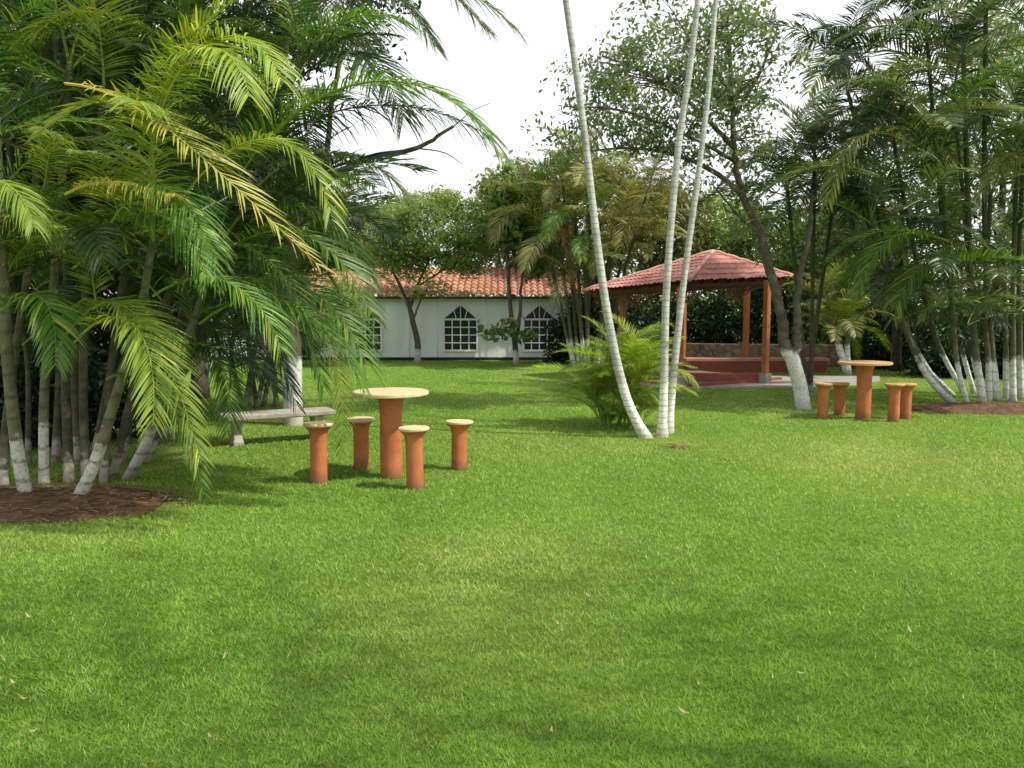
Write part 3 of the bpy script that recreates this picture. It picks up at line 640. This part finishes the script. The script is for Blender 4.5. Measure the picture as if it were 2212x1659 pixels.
FC((240,480),(330,340),(400,400),(470,560),6.0,5.6,'frond_green',Lmax=.4,w=.026,droop=.6,seed=16)
FC((140,420),(240,360),(330,420),(380,420),6.0,5.6,'frond_yellow',Lmax=.3,w=.02,droop=.6,seed=17,dryp=.25)
FC((400,420),(540,230),(680,280),(720,480),6.5,6.1,'frond_lime',Lmax=.42,w=.026,droop=.5,seed=18)
FC((330,640),(440,560),(560,600),(610,760),6.3,5.9,'frond_green',Lmax=.4,w=.026,droop=.5,seed=19)
FC((300,760),(420,720),(540,760),(600,850),6.9,6.6,'frond_dark',Lmax=.3,w=.024,droop=.5,seed=20)
FC((230,820),(300,770),(400,860),(440,1070),6.3,6.0,'frond_green',Lmax=.28,w=.02,droop=.5,seed=22)
FC((640,150),(680,40),(800,0),(900,60),7.6,7.3,'frond_green',Lmax=.5,w=.028,droop=.6,seed=23)
FC((540,480),(640,400),(740,460),(800,600),7.2,6.9,'frond_green',Lmax=.42,w=.028,droop=.6,seed=25)
FC((420,560),(520,480),(620,560),(680,720),6.9,6.5,'frond_green',Lmax=.40,w=.026,droop=.5,seed=26)
FC((480,600),(580,580),(680,700),(700,850),7.1,6.9,'frond_green',Lmax=.34,w=.024,droop=.5,seed=27)
FC((420,640),(520,640),(600,720),(640,880),7.2,7.0,'frond_dark',Lmax=.34,w=.024,droop=.5,seed=28)
b0=G(230,1010)
t=empty('areca_palm_clump',(b0.x,b0.y,0),'dense darker areca palm clump right behind the left front palms','palm'); rn=random.Random(35)
ST=[([(255,1005),(320,760),(430,500),(560,280),(645,150)],8.2,.042,.028),([(35,1010),(25,800),(30,560),(20,260),(10,-120)],8.3,.042,.03),([(290,1005),(360,860),(430,720),(500,600)],8.0,.03,.02),([(170,1005),(165,700),(240,300),(330,-80)],8.6,.045,.032),
([(120,1000),(130,700),(110,400),(60,160)],8.6,.04,.03),([(310,1000),(400,800),(520,620),(610,500)],8.6,.04,.026),([(200,1000),(260,700),(330,440),(420,300)],8.5,.04,.026),([(60,1005),(60,800),(40,650)],8.3,.03,.02),([(230,1000),(250,820),(330,700)],8.2,.03,.02)]
for i,(pts,Y,r0,r1) in enumerate(ST):
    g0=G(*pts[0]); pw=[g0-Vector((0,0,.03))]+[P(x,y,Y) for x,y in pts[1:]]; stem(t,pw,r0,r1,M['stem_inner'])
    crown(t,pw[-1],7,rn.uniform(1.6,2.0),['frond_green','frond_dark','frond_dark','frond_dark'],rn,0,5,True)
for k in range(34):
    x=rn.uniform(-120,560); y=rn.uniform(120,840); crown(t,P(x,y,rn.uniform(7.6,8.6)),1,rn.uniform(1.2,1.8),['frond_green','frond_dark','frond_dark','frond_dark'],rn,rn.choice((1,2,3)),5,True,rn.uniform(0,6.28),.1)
b0=G(560,880)
t=empty('areca_palm_clump',(b0.x,b0.y,0),'feathery palm between the left clump and the white building roof','palm'); rn=random.Random(44)
for x,y,Y in ((560,520,12),(640,480,12.3),(690,540,12.2),(520,640,11.8),(610,620,12),(700,480,12.4),(670,400,12.4),(640,610,12)):
    g0=b0+Vector((rn.uniform(-.3,.3),rn.uniform(-.2,.3),0)); tp=P(x,y,Y); stem(t,[g0-Vector((0,0,.03)),g0.lerp(tp,.5)+Vector((-.15,0,0)),tp],.04,.025,M['stem_inner'],n=7); crown(t,tp,9,1.2,['frond_green','frond_green','frond_dark','frond_grey'],rn,0,5)
t=empty('palm_tree',P(330,700,9.5)*1,'tall palm behind the left clump with fronds hanging from the top edge','palm tree'); t.location.z=0
bx0=t.location.copy(); top=P(760,-170,9.2)
stem(t,[bx0-Vector((0,0,.03)),bx0.lerp(top,.5)+Vector((-.3,0,.2)),top],.08,.05,M['stem_inner'])
crown(t,top,10,2.2,['frond_green','frond_dark'],random.Random(77),0,4)
for q in (((860,-60),(1010,-60),(1125,75)),((900,-100),(1000,10),(1050,60)),((800,-40),(900,20),(940,100)),((700,-60),(640,40),(600,160)),((720,-20),(760,60),(800,200))):
    frond_custom(t,top,P(*q[0],9),P(*q[1],8.8),P(*q[2],8.7),'frond_grey',Lmax=.5,w=.028,droop=.6,seed=len(q)+q[2][0],n=70)

wb=G(634,918)
tree('broadleaf_tree','whitewashed tree trunk behind the stone bench with a bare bent limb above','tree',(wb.x,wb.y,0),
 [([wb-Vector((0,0,.05)),P(632,850,10.95),P(632,760,10.95),P(625,640,11),P(630,540,11),P(640,430,11)],.13,.10),
  ([P(640,430,11),P(740,370,11),P(800,340,11),P(900,320,11),P(980,273,11)],.06,.018),
  ([P(980,273,11),P(1020,240,11),P(1060,222,11)],.007,.003),([P(900,320,11),P(960,330,11.1),P(1000,355,11.2)],.010,.004),
  ([P(625,500,11),P(560,300,11.3),P(600,60,11.5)],.08,.04),
  ([P(700,390,11),P(720,200,11.5),P(760,20,12)],.04,.02)],
 [pe(520,100,200,150,11.8),pe(720,20,150,110,12)],90,70,.10,'leaf_dark',M['bark_paint'],.4,41)

for i,(lab,cx,cy,rx,rz,Y,b) in enumerate([
 ('tall dark leafy tree filling the top left corner behind the palms',60,150,330,330,11.5,(-20,900)),
 ('dark leafy tree behind the left palm stems',120,620,300,230,12.5,(150,895)),
 ('dark bushy tree behind the drooping left fronds, left of the white trunk',430,430,200,230,14.5,(430,860))]):
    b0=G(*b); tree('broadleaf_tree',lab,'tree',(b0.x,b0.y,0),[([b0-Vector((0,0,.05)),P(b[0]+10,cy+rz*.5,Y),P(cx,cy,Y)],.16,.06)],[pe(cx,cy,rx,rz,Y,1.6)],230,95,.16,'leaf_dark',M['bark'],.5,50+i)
for i,(lab,px,py,rx,rz,Y,mat,sz,nc) in enumerate([
 ('dark green shrub behind the left palm stems',60,880,230,140,9.6,'leaf_dark',.09,130),
 ('pale green bush growing at the left end of the white building',735,680,40,75,21.5,'leaf_light',.09,90),
 ('green bush by the pale path far left',470,660,90,90,20,'leaf_mid',.1,60),
 ('green bush against the wall behind the white trunk',630,690,80,85,22,'leaf_mid',.1,110)]):
    b0=P(px,py,Y); b0.z=0; tree('shrub',lab,'shrub',(b0.x,b0.y,0),[([b0,P(px,py,Y)],.04,.02)],[pe(px,py,rx,rz,Y,.6)],nc,80,sz,mat,M['bark'],.3,70+i,crown_name='foliage',trunk_name='stem')

# added tree, never in view, put in to lightly shade the foreground lawn
b0=Vector((7.5,.5,0))
tree('broadleaf_tree','large spreading tree added out of view at right to shade the foreground lawn','tree',tuple(b0),
 [([b0-Vector((0,0,.05)),Vector((7.3,.6,2)),Vector((6.2,1.2,4.2)),Vector((4.6,1.6,6.2))],.14,.04),([Vector((6.2,1.2,4.2)),Vector((3,1.3,6.2)),Vector((.5,1.5,7.2))],.05,.015),([Vector((6.2,1.2,4.2)),Vector((7.5,1.6,6)),Vector((8.5,1.8,7))],.05,.015)],
 [((4.6,1.3,7.9),(5.8,2.6,.8))],240,22,.14,'leaf_mid',M['bark'],1.5,300,shell=.05,twig=.008)

b0=G(902,783)
tree('broadleaf_tree','small light green tree with whitewashed foot before the white building','tree',(b0.x,b0.y,0),
 [([b0-Vector((0,0,.05)),P(902,740,22.9),P(893,700,22.9),P(885,665,22.9)],.09,.065),([P(885,665,22.9),P(865,620,22.9),P(840,560,22.8),P(830,500,22.8)],.055,.02),([P(885,665,22.9),P(900,620,22.9),P(925,560,22.9),P(940,480,22.8)],.055,.02),([P(900,620,22.9),P(960,580,23),P(1010,530,23)],.035,.012),([P(893,690,22.9),P(910,645,22.9),P(925,620,22.9)],.03,.012)],
 [pe(930,495,125,82,22.9,1.2),pe(850,530,60,52,22.8,.9),pe(1005,540,55,50,22.9,.8),pe(925,625,34,22,22.5,.4),pe(880,580,40,24,22.5,.5)],330,95,.10,'leaf_light',M['bark_thin'],.32,81)
b0=G(1116,787)
tree('broadleaf_tree','slim tree with whitewashed foot and large dark leaves by the right window','tree',(b0.x,b0.y,0),
 [([b0-Vector((0,0,.05)),P(1112,740,22.3),P(1105,690,22.3),P(1098,600,22.4),P(1095,500,22.5),P(1110,420,22.6)],.08,.025),([P(1112,740,22.3),P(1122,690,22.2),P(1128,600,22.4),P(1150,480,22.4)],.06,.02),([P(1112,730,22.3),P(1085,712,22),P(1060,708,22)],.025,.01)],
 [pe(1098,722,52,26,21.9,.4),pe(1105,455,55,90,22.6,.9),pe(1165,520,36,70,22.6,.7)],110,42,.2,'leaf_mid',M['bark_thin'],.3,82,asp=.5)

b0=G(1290,792)
t=empty('areca_palm_clump',(b0.x,b0.y,0),'tall olive green palm clump between the white building and the gazebo','palm'); rn=random.Random(9)
for i,(bx_,x,y,Y) in enumerate([(1240,1150,430,21.5),(1250,1215,390,21.5),(1270,1275,360,21.2),(1285,1340,390,21.5),(1300,1400,410,21.8),(1240,1205,500,21),(1270,1260,500,20.8),(1290,1330,510,21),(1310,1405,520,21.3),(1260,1240,440,21),(1300,1365,460,22),(1265,1235,590,20.8)]):
    g0=G(bx_,793); tp=P(x,y,Y); stem(t,[g0-Vector((0,0,.03)),g0.lerp(tp,.5)+Vector((0,0,.2)),tp],.05,.035,M['stem_right'],n=6)
    crown(t,tp,8,rn.uniform(1.5,1.9),['frond_olive','frond_olive','frond_olive','frond_grey','frond_olive'] if i%3 else ['frond_olive','frond_green'],rn,0,5)
frond_custom(t,P(1215,500,20.8),P(1200,470,20.6),P(1225,500,20.5),P(1235,610,20.4),'frond_dry',Lmax=.4,w=.05,droop=.6,seed=3,n=30,label='dry tan hanging frond')
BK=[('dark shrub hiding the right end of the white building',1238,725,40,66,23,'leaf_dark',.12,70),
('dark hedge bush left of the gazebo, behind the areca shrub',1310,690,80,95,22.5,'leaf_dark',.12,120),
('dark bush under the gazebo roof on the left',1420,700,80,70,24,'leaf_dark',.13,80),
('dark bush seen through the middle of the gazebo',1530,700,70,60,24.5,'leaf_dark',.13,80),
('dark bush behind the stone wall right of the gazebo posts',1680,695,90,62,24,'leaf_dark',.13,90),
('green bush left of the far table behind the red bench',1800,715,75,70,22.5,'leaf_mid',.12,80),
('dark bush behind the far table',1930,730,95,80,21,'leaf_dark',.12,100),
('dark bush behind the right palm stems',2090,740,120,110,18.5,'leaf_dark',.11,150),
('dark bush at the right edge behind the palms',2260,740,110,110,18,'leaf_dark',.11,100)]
for i,(lab,px,py,rx,rz,Y,mat,sz,nc) in enumerate(BK):
    b0=P(px,py,Y); b0.z=0; tree('shrub',lab,'shrub',(b0.x,b0.y,0),[([b0,P(px,py,Y)],.05,.02)],[pe(px,py,rx,rz,Y,.7),pe(px,py+25,rx,rz*.9,Y,.7)],nc,80,sz,mat,M['bark'],.36,100+i,crown_name='foliage',trunk_name='stem')
BT=[('leafy olive tree rising behind the roof left of the olive palms',1110,480,90,120,27,'leaf_olive',.16,150),
('olive tree behind the olive palm clump in the middle',1270,460,130,130,26,'leaf_olive',.16,170),
('pale green tree behind the small tree at the left of the roof',820,510,90,80,28,'leaf_mid',.16,110),
('olive tree behind the gazebo roof on its left',1440,500,95,110,26,'leaf_olive',.16,130),
('pale tree directly behind the gazebo peak',1560,510,80,90,27,'leaf_light',.16,90),
('dark tree behind the right slope of the gazebo roof',1660,560,100,110,25,'leaf_mid',.15,130),
('dark tree behind the forked whitewashed tree',1820,560,120,150,23,'leaf_mid',.15,170),
('tall dark tree behind the right palm clump, left part',1950,420,150,240,20,'leaf_grey',.13,170),
('tall dark tree in the top right corner behind the palms',2170,330,170,330,19,'leaf_grey',.13,200),
('tree far behind the left roof end',640,520,110,110,28,'leaf_mid',.16,110)]
for i,(lab,px,py,rx,rz,Y,mat,sz,nc) in enumerate(BT):
    b0=P(px,py,Y); b0.z=0; c=P(px,py,Y); tree('broadleaf_tree',lab,'tree',(b0.x,b0.y,0),[([b0-Vector((0,0,.05)),b0.lerp(c,.6),c],.14,.05),([b0.lerp(c,.6),c+Vector((.7,0,.6))],.07,.03),([b0.lerp(c,.6),c+Vector((-.7,0,.5))],.07,.03)],[pe(px,py,rx,rz,Y,1.3)],nc,75,sz,mat,M['bark'],.55,130+i)
rn=np.random.RandomState(5); cl=[]
for x in np.arange(-45,46,.55):
    for _ in range(9):
        cl.append((x+rn.uniform(-.5,.5),rn.uniform(33,38),rn.uniform(.2,1)*(3.4+.8*math.sin(x*.6)+.5*math.sin(x*1.7))))
V,Q,T=leaves_np(cl,.9,26,.34,9); tag(build_np('distant_trees',V,Q,T,M['leaf_mid']),'band of distant trees closing the garden behind the buildings','trees',kind='stuff')

# ---------------------------------------------------------------- forked whitewashed tree
b0=G(1737,884); Y=12.75
tree('broadleaf_tree','tall forked tree with mottled whitewashed trunk and airy crown beside the far table','tree',(b0.x,b0.y,0),
 [([b0-Vector((0,0,.05)),P(1731,850,Y),P(1722,810,Y),P(1710,770,Y)],.118,.11),
  ([P(1712,785,Y),P(1694,740,Y),P(1690,690,Y),P(1668,600,Y),P(1640,500,Y),P(1605,420,Y),P(1585,320,Y),P(1582,200,Y),P(1570,60,Y)],.095,.025),
  ([P(1710,775,Y),P(1722,730,Y),P(1722,680,Y),P(1728,600,Y),P(1745,520,Y),P(1755,430,Y)],.08,.03),
  ([P(1605,420,Y),P(1540,370,Y),P(1460,335,Y),P(1360,320,Y),P(1240,330,Y)],.045,.01),
  ([P(1585,320,Y),P(1500,230,Y),P(1400,160,Y),P(1300,120,Y)],.04,.01),
  ([P(1584,250,Y),P(1640,160,Y),P(1680,60,Y)],.035,.01),([P(1590,350,Y),P(1500,300,12.2),P(1350,240,12),P(1220,230,12)],.03,.008),([P(1582,200,Y),P(1500,100,Y),P(1450,20,Y)],.03,.008),
  ([P(1640,500,Y),P(1600,470,Y),P(1540,400,13.3)],.03,.01)],
 [pe(1430,200,235,125,12.75,1.4),pe(1580,130,155,130,12.9,1.3),pe(1285,285,120,75,12.5,1.0),pe(1560,340,150,80,12.9,1.0),pe(1350,140,110,65,12.9,1.0),pe(1640,440,70,90,13.2,.7),pe(1500,30,160,60,12.8,1.0)],
 270,44,.088,'leaf_grey',M['bark_paint'],.33,200,twig=.014,shell=.2)

b0=G(1752,862)
t=empty('palm_tree',(b0.x,b0.y,0),'dark palm standing close behind the forked whitewashed tree','palm tree'); rn=random.Random(61)
for x,y,Y in ((1700,400,13.8),(1760,330,14.2),(1800,440,14.4)):
    tp=P(x,y,Y); g0=b0+Vector((rn.uniform(-.05,.05),rn.uniform(0,.3),0)); stem(t,[g0-Vector((0,0,.03)),g0.lerp(tp,.5),tp],.04,.03,M['stem_inner'],n=7); crown(t,tp,12,1.6,['frond_dark','frond_dark','frond_grey'],rn,0,5)
frond_custom(t,P(1760,330,14.2),P(1750,270,14),P(1790,260,13.8),P(1830,290,13.7),'frond_dry',Lmax=.35,droop=.7,seed=3,label='rust brown dry frond')

b0=G(1832,811)
t=empty('palm_tree',(b0.x,b0.y,0),'small yellow green palm with white painted stem behind the far table','palm tree'); rn=random.Random(62)
for x,y in ((1828,690),(1800,700),(1775,640)):
    tp=P(x,y,18.9); stem(t,[b0-Vector((0,0,.03)),b0.lerp(tp,.5),tp],.085,.045,M['stem_right'],n=7); crown(t,tp,9,1.25,['frond_lime','frond_olive'],rn,0,5)

# ---------------------------------------------------------------- right clumps
def rclump(label,bases,tops,Y,nf,extra,mats,seed,r=(.04,.072)):
    rn=random.Random(seed); c=G(*bases[len(bases)//2]); t=empty('areca_palm_clump',(c.x,c.y,0),label,'palm')
    for (bx_,by_),(x,y) in zip(bases,tops):
        g0=G(bx_,by_); YY=g0.y+rn.uniform(-.4,.4); tp=P(x,y,YY); dx=tp.x-g0.x; mid=g0.lerp(tp,.45)+Vector((dx*.12+rn.uniform(-.08,.08),0,.05)); lo=g0.lerp(tp,.2)+Vector((dx*.14,0,-.05)); stem(t,[g0-Vector((0,0,.03)),lo,mid,tp],rn.uniform(*r),.032,M['stem_right'],n=8)
        crown(t,tp,nf,rn.uniform(1.8,2.3),mats,rn,0,5)
    for (x,y) in extra: crown(t,P(x,y,Y+rn.uniform(-.9,.4)),2,rn.uniform(1.4,2.0),mats,rn,rn.choice((3,4)),5,False,rn.uniform(0,6.28),1.5)
    return t
mats=['frond_grey','frond_grey','frond_dark','frond_green','frond_grey']
t=rclump('tall areca palm clump at the right edge with whitewashed stems on bare soil',
 [(2062,872),(2092,878),(2124,874),(2136,868),(2156,866),(2176,862),(2188,868),(2206,862),(2222,870),(2244,866)],
 [(1880,470),(2030,330),(2080,120),(2140,420),(2130,-60),(2170,560),(2200,260),(2225,60),(2290,300),(2330,100)],12.9,6,
 [(1950,450),(2000,600),(2050,520),(2100,620),(2180,560),(2150,300),(2050,150),(1980,300),(2120,40),(2200,480),(1900,380),(2090,700),(2190,680),(2140,640),(2030,660),(2220,620)],mats,91)
for q,mt,sd in ((((2000,330),(1860,230),(1810,320),(1790,440)),'frond_olive',1),(((2050,560),(1980,470),(1900,480),(1850,640)),'frond_green',2),(((2120,520),(2040,520),(1960,560),(1930,690)),'frond_green',3),(((2020,260),(1920,130),(1820,150),(1740,240)),'frond_grey',4),(((2180,420),(2220,300),(2180,300),(2120,420)),'frond_olive',5)):
    frond_custom(t,P(*q[0],12.6),P(*q[1],12.4),P(*q[2],12.2),P(*q[3],12.1),mt,Lmax=.5,w=.038,droop=.5,seed=sd,n=64)
t=rclump('dark areca palm clump behind the far table, left of the right edge palms',
 [(2060,852),(2085,850),(2105,850),(2040,850),(2120,850)],
 [(1850,420),(1920,250),(2000,60),(1820,150),(2060,200)],14.6,9,
 [(1850,560),(1900,600),(1950,520),(2000,420),(1800,300),(1860,60),(1980,-40),(1940,690),(2020,700),(1880,660),(1980,620),(2060,640),(1900,480)],['frond_dark','frond_grey','frond_dark'],92,(.035,.05))
